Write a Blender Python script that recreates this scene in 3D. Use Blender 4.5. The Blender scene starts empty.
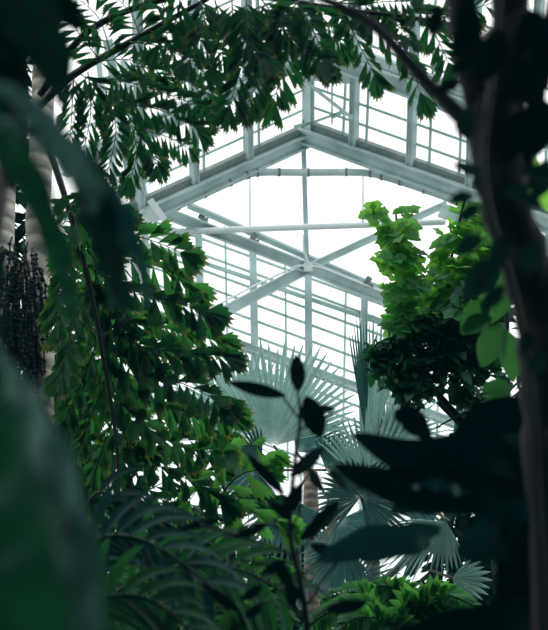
import bpy, math, random
from mathutils import Vector as V, Matrix
random.seed(7)
R = random.random
def U(a, b): return a + (b - a) * R()
PI = math.pi
SC = bpy.context.scene
COL = SC.collection
# ------------------------------------------------------------------ camera frame
FP = 865.0
PITCH = math.radians(25)
CAM = V((0, 0, 1.6))
RT = V((1, 0, 0)); FW = V((0, math.cos(PITCH), math.sin(PITCH))); UPV = V((0, -math.sin(PITCH), math.cos(PITCH)))
def P(px, py, d):
    return CAM + RT * ((px - 274) / FP * d) + UPV * ((315 - py) / FP * d) + FW * d
def D2(deg):                    # direction: 0 up, clockwise positive, in a plane facing the viewer
    a = math.radians(deg); return RT * math.sin(a) + UPV * math.cos(a)
def plane(*s):                  # a true plane through three surveyed points -> depth at any point
    m = Matrix([[x, y, 1] for x, y, d in s]); c = m.inverted() @ V([1 / d for x, y, d in s])
    pts = [P(*q) for q in s]; n = (pts[1] - pts[0]).cross(pts[2] - pts[0]).normalized()
    if n.dot(FW) > 0: n = -n
    f = lambda x, y, off=0: P(x, y, 1 / (c[0] * x + c[1] * y + c[2])) + n * off
    f.n = n
    f.d = lambda x, y: 1 / (c[0] * x + c[1] * y + c[2])
    return f
cd = bpy.data.cameras.new('camera'); cam = bpy.data.objects.new('camera', cd); COL.objects.link(cam)
cam.location = CAM; cam.rotation_euler = (PI / 2 + PITCH, 0, 0)
cd.sensor_fit = 'VERTICAL'; cd.sensor_height = 36.0; cd.lens = 36.0 * FP / 630
cd.dof.use_dof = True; cd.dof.focus_distance = 8.0; cd.dof.aperture_fstop = cd.lens / 19.0
cd.clip_end = 300
SC.camera = cam
SC.view_settings.view_transform = 'Standard'
SC.view_settings.look = 'None'

cm = SC.view_settings; cm.use_curve_mapping = True
for i_, y_ in ((0, .0003), (1, .0030), (2, .0040)): cm.curve_mapping.curves[i_].points[0].location = (0, y_)
cm.curve_mapping.update()
def PY(px, py, Y):              # the surveyed direction met at ground distance Y
    v = (315 - py) / FP; return P(px, py, Y / (math.cos(PITCH) - v * math.sin(PITCH)))
# ------------------------------------------------------------------ materials
def nodes(name):
    m = bpy.data.materials.new(name); m.use_nodes = True
    nt = m.node_tree; nt.nodes.clear(); out = nt.nodes.new('ShaderNodeOutputMaterial')
    return m, nt, out
def N(nt, t, **k):
    n = nt.nodes.new(t)
    for a, b in k.items():
        if a in n.inputs: n.inputs[a].default_value = b
        else: setattr(n, a, b)
    return n
def rgb(c): return (c[0], c[1], c[2], 1)
def ramp(nt, fac, stops):
    r = nt.nodes.new('ShaderNodeValToRGB'); e = r.color_ramp.elements
    e[0].position, e[0].color = stops[0][0], rgb(stops[0][1]); e[1].position, e[1].color = stops[-1][0], rgb(stops[-1][1])
    for p, c in stops[1:-1]:
        x = e.new(p); x.color = rgb(c)
    nt.links.new(fac, r.inputs[0]); return r.outputs[0]
def leaf_mat(name, dark, light, trans, tip=None, gloss=.06, rough=.35, tw=.5, mott=.55):
    m, nt, out = nodes(name); L = nt.links.new
    ar = N(nt, 'ShaderNodeAttribute', attribute_name='r'); at = N(nt, 'ShaderNodeAttribute', attribute_name='t')
    c = ramp(nt, ar.outputs['Fac'], [(0, dark), (1, light)])
    k = ramp(nt, ar.outputs['Fac'], [(0, tuple(v * .55 for v in trans)), (1, trans)])
    tc = N(nt, 'ShaderNodeTexCoord'); nz = N(nt, 'ShaderNodeTexNoise', Scale=14.0, Detail=3.0)
    L(tc.outputs['Object'], nz.inputs['Vector'])
    mx = N(nt, 'ShaderNodeMix', data_type='RGBA', blend_type='MULTIPLY'); mx.inputs[0].default_value = mott
    L(c, mx.inputs[6]); L(ramp(nt, nz.outputs['Fac'], [(.3, (.35, .4, .4)), (.7, (1.3, 1.3, 1.2))]), mx.inputs[7]); c = mx.outputs[2]
    if tip:
        tr = ramp(nt, at.outputs['Fac'], [(0, (0, 0, 0)), (.86, (0, 0, 0)), (1, (.5, .5, .5))])
        for which in (0, 1):
            q = N(nt, 'ShaderNodeMix', data_type='RGBA'); L(tr, q.inputs[0]); L((c, k)[which], q.inputs[6]); q.inputs[7].default_value = rgb(tuple(v * (1, 1.3)[which] for v in tip))
            if which == 0: c = q.outputs[2]
            else: k = q.outputs[2]
    d = N(nt, 'ShaderNodeBsdfDiffuse'); t = N(nt, 'ShaderNodeBsdfTranslucent'); g = N(nt, 'ShaderNodeBsdfGlossy', Roughness=rough, Color=(.6, .95, .85, 1))
    L(c, d.inputs['Color']); L(k, t.inputs['Color'])
    s = N(nt, 'ShaderNodeMixShader', Fac=tw); L(d.outputs[0], s.inputs[1]); L(t.outputs[0], s.inputs[2])
    s2 = N(nt, 'ShaderNodeMixShader', Fac=gloss); L(s.outputs[0], s2.inputs[1]); L(g.outputs[0], s2.inputs[2])
    L(s2.outputs[0], out.inputs[0]); return m
def rough_mat(name, a, b, scale=6, rough=.7, stretch=(1, 1, 1), bump=.3, spec=.2, metal=0):
    m, nt, out = nodes(name); L = nt.links.new
    tc = N(nt, 'ShaderNodeTexCoord'); mp = N(nt, 'ShaderNodeMapping'); mp.inputs['Scale'].default_value = stretch
    nz = N(nt, 'ShaderNodeTexNoise', Scale=float(scale), Detail=5.0)
    L(tc.outputs['Object'], mp.inputs[0]); L(mp.outputs[0], nz.inputs['Vector'])
    b_ = N(nt, 'ShaderNodeBsdfPrincipled', Roughness=rough, Metallic=float(metal)); b_.inputs['Specular IOR Level'].default_value = spec
    L(ramp(nt, nz.outputs['Fac'], [(.3, a), (.7, b)]), b_.inputs['Base Color'])
    bp = N(nt, 'ShaderNodeBump', Strength=bump, Distance=.02); L(nz.outputs['Fac'], bp.inputs['Height']); L(bp.outputs[0], b_.inputs['Normal'])
    L(b_.outputs[0], out.inputs[0]); return m
def trunk_mat(name, a, b, ring):
    m, nt, out = nodes(name); L = nt.links.new
    tc = N(nt, 'ShaderNodeTexCoord'); nz = N(nt, 'ShaderNodeTexNoise', Scale=9.0, Detail=5.0); L(tc.outputs['Object'], nz.inputs['Vector'])
    wv = N(nt, 'ShaderNodeTexWave', bands_direction='Z', Scale=ring, Distortion=2.5, Detail=2.0); L(tc.outputs['Object'], wv.inputs['Vector'])
    mx = N(nt, 'ShaderNodeMix', data_type='RGBA', blend_type='MULTIPLY'); mx.inputs[0].default_value = .75
    L(ramp(nt, nz.outputs['Fac'], [(.35, a), (.65, b)]), mx.inputs[6]); L(ramp(nt, wv.outputs['Fac'], [(0, (.35, .35, .35)), (.35, (1, 1, 1)), (1, (1, 1, 1))]), mx.inputs[7])
    b_ = N(nt, 'ShaderNodeBsdfPrincipled', Roughness=.75); L(mx.outputs[2], b_.inputs['Base Color'])
    bp = N(nt, 'ShaderNodeBump', Strength=.5, Distance=.02); L(wv.outputs['Fac'], bp.inputs['Height']); L(bp.outputs[0], b_.inputs['Normal'])
    L(b_.outputs[0], out.inputs[0]); return m
MT = {}
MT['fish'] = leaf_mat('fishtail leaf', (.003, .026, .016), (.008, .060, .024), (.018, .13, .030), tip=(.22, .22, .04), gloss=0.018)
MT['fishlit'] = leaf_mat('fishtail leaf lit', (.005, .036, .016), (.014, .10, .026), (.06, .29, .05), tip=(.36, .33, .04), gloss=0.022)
MT['bright'] = leaf_mat('backlit green leaf', (.02, .11, .02), (.06, .24, .05), (.36, .90, .10), tip=(.30, .45, .05), gloss=0.025, tw=.65)  # brightness of the backlit ficus rim is put into the leaf colour
MT['fern'] = leaf_mat('fern leaf', (.014, .10, .03), (.055, .26, .06), (.14, .52, .08), gloss=.03)
MT['vineleaf'] = leaf_mat('vine leaf', (.008, .06, .02), (.03, .14, .04), (.06, .26, .05), gloss=.02)
MT['mid'] = leaf_mat('deep green leaf', (.004, .030, .016), (.012, .075, .030), (.025, .15, .03), gloss=0.030)
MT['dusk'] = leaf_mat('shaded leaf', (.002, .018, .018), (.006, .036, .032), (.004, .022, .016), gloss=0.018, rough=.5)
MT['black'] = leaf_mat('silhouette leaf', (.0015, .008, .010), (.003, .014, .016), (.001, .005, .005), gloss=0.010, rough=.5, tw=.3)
MT['strap'] = leaf_mat('broad strap leaf', (.010, .075, .040), (.016, .115, .05), (.010, .09, .03), gloss=0.025, rough=.45, mott=.12, tw=.4)
MT['strapgrey'] = leaf_mat('grey green strap and highlight', (.09, .20, .20), (.13, .27, .27), (.06, .16, .14), gloss=0.050, rough=.45, mott=.12, tw=.4)
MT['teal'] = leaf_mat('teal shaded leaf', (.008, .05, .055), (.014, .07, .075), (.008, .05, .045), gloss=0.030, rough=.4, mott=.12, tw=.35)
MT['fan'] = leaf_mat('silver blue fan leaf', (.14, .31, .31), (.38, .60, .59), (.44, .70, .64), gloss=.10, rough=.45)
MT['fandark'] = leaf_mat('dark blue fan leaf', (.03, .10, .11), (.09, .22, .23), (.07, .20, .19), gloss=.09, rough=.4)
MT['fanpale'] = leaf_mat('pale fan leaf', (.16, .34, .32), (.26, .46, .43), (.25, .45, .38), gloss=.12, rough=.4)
MT['stem'] = rough_mat('green stem', (.006, .03, .02), (.015, .055, .035), 8, .5)
MT['blackstem'] = rough_mat('dark stem', (.002, .008, .009), (.005, .014, .014), 8, .5)
MT['petiole'] = rough_mat('tan leaf stalk', (.10, .07, .05), (.22, .17, .12), 12, .6)
MT['bark'] = rough_mat('dark bark', (.006, .009, .012), (.045, .034, .038), 7, .85, (1, 1, .3), .6)
MT['limb'] = rough_mat('grey bark limb', (.05, .055, .07), (.13, .12, .15), 7, .8, (1, 1, .3), .6)
MT['trunk'] = trunk_mat('ringed palm trunk', (.28, .30, .27), (.60, .57, .50), 2.2)
MT['fantrunk'] = trunk_mat('fan palm trunk', (.16, .13, .10), (.34, .29, .23), 3.0)
MT['boot'] = rough_mat('grey leaf base', (.16, .22, .22), (.34, .42, .41), 10, .7, (3, 3, .4))
MT['fruit'] = rough_mat('dark fruit strings', (.004, .012, .014), (.015, .035, .035), 30, .6)
MT['steel'] = rough_mat('galvanised steel', (.40, .54, .54), (.66, .80, .80), 1.6, .5, bump=.05, spec=.4)
MT['steelwhite'] = rough_mat('white painted steel', (.74, .86, .86), (.86, .95, .95), 2, .4, bump=.03, spec=.4)
MT['steeldark'] = rough_mat('weathered gutter', (.16, .21, .21), (.27, .33, .33), 3, .7, bump=.05)
MT['bar'] = rough_mat('pale green glazing bar', (.34, .52, .49), (.46, .64, .61), 2, .5, bump=.02)
MT['soil'] = rough_mat('soil', (.006, .006, .005), (.02, .016, .012), 5, .95)
MT['shadewall'] = rough_mat('dark shade wall', (.012, .022, .02), (.03, .05, .045), 1.5, .9)
def glass():
    m, nt, out = nodes('roof glass'); t = N(nt, 'ShaderNodeBsdfTransparent', Color=(.975, 1, .995, 1)); g = N(nt, 'ShaderNodeBsdfGlossy', Roughness=.05)
    s = N(nt, 'ShaderNodeMixShader', Fac=.05); nt.links.new(t.outputs[0], s.inputs[1]); nt.links.new(g.outputs[0], s.inputs[2]); nt.links.new(s.outputs[0], out.inputs[0]); return m
MT['glass'] = glass()

# ------------------------------------------------------------------ mesh builder
class MB:
    def __init__(s): s.v = []; s.f = []; s.t = []; s.r = []
    def add(s, vs, fs, ts=None, r=0.5):
        o = len(s.v); s.v += [tuple(q) for q in vs]; s.f += [tuple(i + o for i in f) for f in fs]
        s.t += ts if ts else [0.0] * len(vs); s.r += [r] * len(vs)
    def build(s, name, mat, parent=None, smooth=True):
        if parent is not None:
            inv = parent_world(parent); vs = [tuple(V(q) - inv) for q in s.v]
        else: vs = s.v
        me = bpy.data.meshes.new(name); me.from_pydata(vs, [], s.f); me.update()
        for nm, dat in (('t', s.t), ('r', s.r)):
            a = me.attributes.new(nm, 'FLOAT', 'POINT'); a.data.foreach_set('value', dat)
        if smooth: me.polygons.foreach_set('use_smooth', [True] * len(me.polygons))
        me.materials.append(mat if not isinstance(mat, str) else MT[mat])
        o = bpy.data.objects.new(name, me); COL.objects.link(o)
        if parent is not None: o.parent = parent
        return o
    def tube(s, pts, rad, n=8, cap=True, r=.5):
        k = len(pts); vs = []; up = None
        for i, p in enumerate(pts):
            d = (pts[min(i + 1, k - 1)] - pts[max(i - 1, 0)]).normalized()
            if up is None: up = d.orthogonal().normalized()
            a = (up - d * up.dot(d)).normalized(); up = a; b = d.cross(a)
            q = rad[i] if isinstance(rad, (list, tuple)) else rad
            for j in range(n):
                t = 2 * PI * j / n; vs.append(p + a * (q * math.cos(t)) + b * (q * math.sin(t)))
        fs = [(i * n + j, i * n + (j + 1) % n, (i + 1) * n + (j + 1) % n, (i + 1) * n + j) for i in range(k - 1) for j in range(n)]
        if cap: fs += [tuple(range(n))[::-1], tuple(range((k - 1) * n, k * n))]
        s.add(vs, fs, None, r)
    def bar(s, a, b, w, t, nrm):      # box bar: width w across, thickness t along nrm
        d = (b - a).normalized(); n = (nrm - d * nrm.dot(d)).normalized(); x = d.cross(n)
        vs = [p + x * (sx * w / 2) + n * (sn * t / 2) for p in (a, b) for sx, sn in ((-1, -1), (1, -1), (1, 1), (-1, 1))]
        s.add(vs, [(0, 3, 2, 1), (4, 5, 6, 7)] + [(i, (i + 1) % 4, 4 + (i + 1) % 4, 4 + i) for i in range(4)])
    def channel(s, a, b, w, t, nrm):  # I-section beam: web and two flanges
        d = (b - a).normalized(); n = (nrm - d * nrm.dot(d)).normalized(); x = d.cross(n)
        s.bar(a, b, w, t * .25, nrm)
        for q in (-1, 1): s.bar(a + x * q * w * .46, b + x * q * w * .46, w * .12, t, nrm)
    def leaf(s, base, d, nrm, L, W, prof, droop=0., fold=.15, k=7, t1=1., r=None, curl=None):
        # blade along d, drooping by gravity; prof(u) is the half width from 0 to 1
        d = d.normalized(); x = d.cross(nrm)
        if x.length < 1e-4: x = d.orthogonal()
        x.normalize(); n = x.cross(d); r = R() if r is None else r
        vs = []; ts = []; p = base.copy(); dd = d.copy()
        for i in range(k + 1):
            u = i / k; w = W * prof(u) * .5
            nn = x.cross(dd).normalized()
            vs += [p - x * w + nn * (w * fold * 2), p.copy(), p + x * w + nn * (w * fold * 2)]; ts += [u * t1 if t1 else 0] * 3
            dd = (dd + V((0, 0, -1)) * (droop / k)).normalized(); p = p + dd * (L / k)
        fs = []
        for i in range(k):
            o = i * 3; fs += [(o, o + 1, o + 4, o + 3), (o + 1, o + 2, o + 5, o + 4)]
        s.add(vs, fs, ts, r)
oval = lambda u: max(.02, math.sin(PI * min(1, u * .97 + .02)) ** .75 * (1.0 - .15 * u))
lance = lambda u: max(.015, (math.sin(PI * u ** .75)) ** .9)
obov = lambda u: max(.05, (math.sin(PI * min(1, u ** 1.5 * .93 + .03))) ** .8)
strap = lambda u: max(.03, min(1, u * 5 + .25) * (1 - u ** 4))
def lobed(u): return obov(u) * (1 + .22 * math.sin(u * 19))

def parent_world(o):
    w = V(o.location)
    while o.parent: o = o.parent; w += V(o.location)
    return w
def tag(o, label, cat, group=None, kind=None):
    o['label'] = label; o['category'] = cat
    if group: o['group'] = group
    if kind: o['kind'] = kind
    return o
def thing(name, loc, label, cat, group=None, kind=None):
    o = bpy.data.objects.new(name, None); COL.objects.link(o); o.location = loc; o.empty_display_size = .1
    return tag(o, label, cat, group, kind)
def smooth(pts, n=6):
    out = []; k = len(pts)
    for i in range(k - 1):
        p0, p1, p2, p3 = pts[max(i - 1, 0)], pts[i], pts[i + 1], pts[min(i + 2, k - 1)]
        for j in range(n):
            t = j / n
            out.append(.5 * ((2 * p1) + (p2 - p0) * t + (2 * p0 - 5 * p1 + 4 * p2 - p3) * t * t + (3 * p1 - p0 - 3 * p2 + p3) * t ** 3))
    out.append(pts[-1].copy()); return out
def along(pts, u):
    x = u * (len(pts) - 1); i = min(int(x), len(pts) - 2); f = x - i
    return pts[i].lerp(pts[i + 1], f), (pts[i + 1] - pts[i]).normalized()
def lin(a, b, n): return [a + (b - a) * i / (n - 1) for i in range(n)]
def ground(p): return V((p.x, p.y, 0))

# ------------------------------------------------------------------ world
w = bpy.data.worlds.new('overcast sky'); SC.world = w; w.use_nodes = True; nt = w.node_tree; nt.nodes.clear()
tc = N(nt, 'ShaderNodeTexCoord'); sp = N(nt, 'ShaderNodeSeparateXYZ'); nt.links.new(tc.outputs['Generated'], sp.inputs[0])
rp = ramp(nt, sp.outputs['Z'], [(0.0, (.05, .07, .07)), (.04, (.80, .90, .90)), (.5, (1, 1, 1))])
bg = N(nt, 'ShaderNodeBackground', Strength=1.5); nt.links.new(rp, bg.inputs['Color'])
wo = N(nt, 'ShaderNodeOutputWorld'); nt.links.new(bg.outputs[0], wo.inputs[0])
sl = bpy.data.lights.new('sun', 'SUN'); sl.energy = 1.6; sl.angle = .5; sl.color = (1, 1, .97)
so = bpy.data.objects.new('sun', sl); COL.objects.link(so); so.rotation_euler = (math.radians(-38), math.radians(-12), 0)

al = bpy.data.lights.new('added_roof_fill', 'AREA'); al.shape = 'RECTANGLE'; al.size = 14; al.size_y = 6; al.energy = 520; al.color = (.93, 1, 1)  # added fill light without a fixture, brightens the underside of the roof
ao = bpy.data.objects.new('added_roof_fill', al); COL.objects.link(ao); ao.location = (0, 12.5, 1.2); ao.rotation_euler = (PI - math.radians(12), 0, 0)
# ------------------------------------------------------------------ setting
m = MB(); m.add([(-16, -6, 0), (16, -6, 0), (16, 34, 0), (-16, 34, 0)], [(0, 1, 2, 3)])
tag(m.build('floor', 'soil'), 'dark planting soil beneath the palms', 'floor', kind='structure')
m = MB(); m.bar(V((-12, -2.5, 5)), V((12, -2.5, 5)), 10, .3, V((0, 1, 0)))  # unseen wall added to keep front light off the near plants
tag(m.build('wall_rear_shade', 'shadewall', smooth=False), 'unseen dark wall added behind the viewpoint to block front light', 'wall', kind='structure')

UL = plane((303, 130, 20), (130, 215, 18), (200, 0, 17.5))
UR = plane((303, 130, 20), (470, 198, 18), (400, 0, 17.5))
LW = plane((150, 210, 23), (400, 300, 22), (308, 600, 19.6))
MID = plane((170, 215, 20.5), (440, 208, 20.5), (308, 268, 21.5))
def member(m, pl, a, b, wpx, t=.12, off=0, kind='bar', ext=0):
    p, q = pl(*a, off), pl(*b, off); w_ = wpx / FP * (p - CAM).dot(FW)
    getattr(m, kind)(p, q, w_, t, pl.n)
ceil_ = thing('ceiling', (0, 16, 14), 'glazed glasshouse roof of pale steel rafters and thin glazing bars', 'roof', kind='structure')
def part(name, mat, parent, fn, sm=False):
    m = MB(); fn(m); return m.build(name, mat, parent, sm)
def pane(pl, pts, name='glass_pane', parent=None, off=-.1):
    m = MB(); m.add([pl(*q, off) for q in pts], [tuple(range(len(pts)))]); return m.build(name, 'glass', parent, False)
pane(UL, [(30, -80), (303, -80), (303, 132), (120, 224), (30, 268)], 'glass_pane', ceil_)
pane(UR, [(303, -80), (600, -80), (600, 262), (470, 203), (303, 132)], 'glass_pane', ceil_)
# clerestory, left slope
SL = (140 - 212) / (303 - 145.)      # slope of the left eave line
SR = .356
yl = lambda x, o=0: 140 + (x - 303) * SL - o
yr = lambda x, o=0: 135 + (x - 307) * SR - o
part('eave_beam', 'steel', ceil_, lambda m: member(m, UL, (112, yl(112)), (304, yl(304)), 14, .3, .1, 'channel'))
part('gutter', 'steeldark', ceil_, lambda m: member(m, UL, (112, yl(112, 11)), (303, yl(303, 11)), 8, .2))
part('eave_beam', 'steel', ceil_, lambda m: member(m, UR, (302, yr(302)), (600, yr(600)), 14, .3, .1, 'channel'))
part('gutter', 'steeldark', ceil_, lambda m: member(m, UR, (304, yr(304, 11)), (600, yr(600, 11)), 7, .2))
for x0, x1 in ((192, 190), (246, 243), (138, 134)):
    part('mullion', 'steel', ceil_, lambda m: member(m, UL, (x0, yl(x0, 8)), (x1, -60), 6.5, .2, .1, 'channel'))
for x0, x1 in ((356, 360), (413, 420), (472, 482), (530, 545)):
    part('mullion', 'steel', ceil_, lambda m: member(m, UR, (x0, yr(x0, 8)), (x1, -60), 6.5, .2, .1, 'channel'))
for x in (204, 259):
    part('glazing_bar', 'bar', ceil_, lambda m: member(m, UL, (x, yl(x, 8)), (x - 3, -60), 2, .05))
for x in (343, 366, 429, 459, 500):
    part('glazing_bar', 'bar', ceil_, lambda m: member(m, UR, (x, yr(x, 8)), (x + 9, -60), 2, .05))
for o in (30, 50, 112, 132, 152, 172):
    part('glazing_bar', 'bar', ceil_, lambda m: member(m, UL, (60, yl(60, o)), (303, yl(303, o)), 2.2, .05))
    part('glazing_bar', 'bar', ceil_, lambda m: member(m, UR, (303, yr(303, o)), (600, yr(600, o)), 2.2, .05))
part('upper_beam', 'steel', ceil_, lambda m: (member(m, UL, (60, yl(60, 82)), (304, yl(304, 82)), 13, .35, .15, 'channel'), member(m, UL, (60, yl(60, 92)), (304, yl(304, 92)), 4, .2, .1)))
part('upper_beam', 'steel', ceil_, lambda m: (member(m, UR, (302, yr(302, 86)), (600, yr(600, 86)), 15, .35, .15, 'channel'), member(m, UR, (302, yr(302, 98)), (600, yr(600, 98)), 3, .2, .1), member(m, UR, (302, yr(302, 104)), (600, yr(600, 104)), 3, .2, .1)))
part('ridge_bar', 'steel', ceil_, lambda m: (member(m, UL, (303, 132), (302, -60), 5.5, .3, .2, 'channel')))
part('collar_brace', 'steel', ceil_, lambda m: (m.bar(P(308, 76, 18.8), P(350, 80, 18.8), .16, .1, -FW), m.bar(P(306, 82, 18.8), P(352, 118, 18.8), .07, .05, -FW)))
part('vent_arm', 'bar', ceil_, lambda m: (m.bar(P(303, 126, 19), P(336, 114, 19), .05, .05, -FW), m.bar(P(294, 127, 19), P(314, 122, 19), .07, .05, -FW), m.bar(P(332, 117, 19), P(342, 112, 19), .09, .05, -FW), m.bar(P(332, 80, 19), P(332, 124, 19), .04, .04, -FW)))
# corner posts at the left
for (a, b, wd, mt) in (((108, 40), (139, 226), 9, 'steel'), ((124, 60), (149, 228), 7, 'steelwhite'), ((96, 40), (122, 232), 5, 'steelwhite')):
    part('corner_post', mt, ceil_, lambda m: m.channel(P(*a, 18.2), P(*b, 18.2), wd / FP * 18.2, .2, -FW))
part('corner_plate', 'steelwhite', ceil_, lambda m: (m.bar(P(128, 221, 18), P(160, 212, 18), .32, .12, -FW), m.bar(P(126, 212, 17.9), P(168, 236, 17.9), .16, .12, -FW), m.bar(P(150, 200, 17.9), P(166, 222, 17.9), .14, .12, -FW)))
# ridge suspension post, thin in the middle
part('king_post', 'steel', ceil_, lambda m: m.channel(P(303, 128, 19.9), P(307, 268, 20.9), .11, .12, -FW))
# right far end of the roof, beyond the bark
for x in (505, 528, 546): part('glazing_bar', 'bar', ceil_, lambda m: m.bar(P(x, 150, 19), P(x + 2, 330, 19), .06, .05, -FW))
part('eave_beam', 'steel', ceil_, lambda m: m.channel(P(440, 210, 20), P(600, 262, 19), .3, .2, -FW))

wall = thing('wall_back', ground(LW(274, 500)), 'far glazed wall of the glasshouse with sloping pale glazing bars', 'wall', kind='structure')
yb = lambda x, y308: y308 + (x - 308) * .365
for x0, x1, a, b, wd in ((199, 206, 232, 400, 6.5), (253, 258, 250, 450, 7), (308, 310, 268, 500, 7), (364, 362, 296, 480, 6.5), (420, 415, 300, 480, 6.5), (475, 468, 200, 460, 6.5), (145, 152, 210, 430, 6.5), (90, 98, 200, 430, 6)):
    part('mullion', 'steel', wall, lambda m: member(m, LW, (x0, a), (x1, b + 60), wd, .22, .1, 'channel'))
for x0, x1, a in ((225, 230, 226), (285, 288, 262), (346, 342, 284), (392, 388, 300), (440, 436, 300), (175, 179, 230)):
    part('glazing_bar', 'bar', wall, lambda m: member(m, LW, (x0, a), (x1, 480), 2.0, .05))
for y in (262, 277.5, 293, 308.5, 324, 340, 356, 388, 404, 420, 440, 460):
    part('glazing_bar', 'bar', wall, lambda m: member(m, LW, (150 if y > 275 else 308, yb(150 if y > 275 else 308, y)), (480, yb(480, y)), 2.2, .05))
part('glazing_bar', 'bar', wall, lambda m: member(m, LW, (150, 299 + (150 - 308) * .34), (480, 299 + (480 - 308) * .34), 3.6, .08, .05))
part('sill_beam', 'steel', wall, lambda m: (member(m, LW, (90, yb(90, 371)), (520, yb(520, 371)), 7, .3, .1, 'channel')))
pane(LW, [(-60, 130), (308, 262), (640, 380), (640, 640), (-60, 640)], 'glass_pane', wall)

# cross beams of the roof, meeting in a white hub
def beam(name, a, b, wd, label, d0, d1, mat='steel', rail=True, t=.3):
    p, q = P(*a, d0), P(*b, d1); root = thing(name, (p + q) / 2, label, 'beam', 'crossed roof beams')
    w_ = wd / FP * (d0 + d1) / 2
    part('web', mat, root, lambda m: m.bar(p, q, w_, t * .3, -FW))
    x = (q - p).normalized().cross(FW)
    for s in (-1, 1):
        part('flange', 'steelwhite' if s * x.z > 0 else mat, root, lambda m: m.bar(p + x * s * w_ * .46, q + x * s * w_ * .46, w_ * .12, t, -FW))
    return root
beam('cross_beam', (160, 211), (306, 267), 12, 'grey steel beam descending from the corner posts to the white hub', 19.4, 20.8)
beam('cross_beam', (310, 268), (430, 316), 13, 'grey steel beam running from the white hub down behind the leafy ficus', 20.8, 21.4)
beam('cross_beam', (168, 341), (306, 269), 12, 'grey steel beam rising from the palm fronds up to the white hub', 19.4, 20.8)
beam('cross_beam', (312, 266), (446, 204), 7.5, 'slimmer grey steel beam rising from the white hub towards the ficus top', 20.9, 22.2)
rl = thing('purlin_rail', P(290, 248, 22), 'thin pale rail running above the crossed beams on small brackets', 'rail')
part('rail_web', 'steel', rl, lambda m: m.bar(P(188, 205, 20.6), P(420, 306, 22.4), .17, .1, -FW))
part('rail_edge', 'steelwhite', rl, lambda m: m.bar(P(188, 202.5, 20.5), P(420, 303.5, 22.3), .05, .16, -FW))
for x, y in ((203, 216), (254, 238), (368, 282)):
    part('bracket', 'steeldark', rl, lambda m: (m.bar(P(x - 3, y + 3, 20.8), P(x + 2, y - 5, 20.8), .14, .12, -FW), m.bar(P(x - 3, y + 3, 20.75), P(x + 5, y + 4, 20.75), .10, .12, -FW)))
hb = thing('beam_hub', P(308, 267, 20.6), 'small white junction box where the crossed roof beams meet', 'box')
part('box', 'steelwhite', hb, lambda m: m.bar(P(304, 267, 20.55), P(312.5, 267, 20.55), .21, .25, -FW))
part('conduit', 'steelwhite', hb, lambda m: (m.tube(smooth([P(303, 235, 20.5), P(303.5, 248, 20.4), P(306, 256, 20.4), P(308, 264, 20.4)]), .022, 6),
     m.tube(smooth([P(304, 266, 20.35), P(298, 266, 20.3), P(288, 270, 20.2), P(250, 288, 20.0), P(210, 309, 19.6)]), .022, 6),
     m.tube(smooth([P(312, 266, 20.35), P(322, 268, 20.3), P(345, 277, 20.5), P(395, 297, 20.9)]), .022, 6)), True)
tp = thing('tie_pipe', P(270, 228, 20), 'straight white tie pipe crossing the roof below the banded pipe', 'pipe')
part('pipe', 'steelwhite', tp, lambda m: m.tube([P(158, 232.5, 19.6), P(445, 222, 20.2)], .075, 12), True)
part('drop_rod', 'bar', tp, lambda m: [m.tube([P(x, y, 20), P(x, 228, 20)], .018, 6) for x, y in ((250, 178), (363, 172))], True)
bp_ = thing('heating_pipe', P(303, 172, 19.5), 'pale banded heating pipe bent across the roof under the gutter', 'pipe')
pth = [P(118, 231, 18.2), P(155, 216, 18.4), P(200, 196, 18.8), P(240, 178, 19.2), P(260, 172.5, 19.4), P(303, 172.5, 19.5), P(362, 172.5, 19.4), P(385, 177, 19.2), P(420, 188, 18.9), P(470, 206, 18.6)]
part('pipe', 'steel', bp_, lambda m: m.tube(smooth(pth, 4), .085, 12), True)
sp_ = smooth(pth, 8)
for i in range(15):
    a, d = along(sp_, (i + .5) / 15); part('clip', 'steeldark', bp_, lambda m: m.tube([a - d * .025, a + d * .025], .1, 12), True)

# ------------------------------------------------------------------ fishtail palm
def fishtail(m, base, d, nrm, L, r=None, wide=1.):
    d = d.normalized(); x = d.cross(nrm).normalized(); n = x.cross(d); r = R() if r is None else r
    s = 1 if R() < .5 else -1; k = U(.8, 1.2) * wide
    prof = [(0, 0, 0)]
    lf = [(.34, -.07 * k), (.66, -.135 * k), (.80, -.15 * k)]; rt = [(.34, .065 * k), (.72, .13 * k), (.98, .16 * k)]
    tips = [(.72, -.10 * k), (.92, -.085 * k), (.84, -.03 * k), (1.0, -.005), (.90, .045 * k), (1.12, .085 * k), (.97, .11 * k)]
    spine = [(.25, 0), (.5, 0), (.72, 0)]
    q = [(0, 0)] + lf + tips + [rt[2], rt[1], rt[0]] + spine      # 0; 1-3; 4-10; 11,12,13; 14-16
    vs = []
    for u, v in q:
        z = abs(v) * .7 - .10 * u * u
        vs.append(base + d * (u * L) + x * (v * s * L) + n * (z * L) + V((0, 0, -1)) * (u * u * L * .12))
    ts = [min(1, u * 1.02) for u, v in q]
    fs = [(0, 1, 14), (0, 14, 13), (1, 2, 15, 14), (13, 14, 15, 12), (2, 3, 4, 16, 15), (4, 5, 6, 16), (6, 7, 8, 16), (8, 9, 10, 16), (15, 16, 10, 11, 12)]
    if s < 0: fs = [f[::-1] for f in fs]
    m.add(vs, fs, ts, r)
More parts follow.
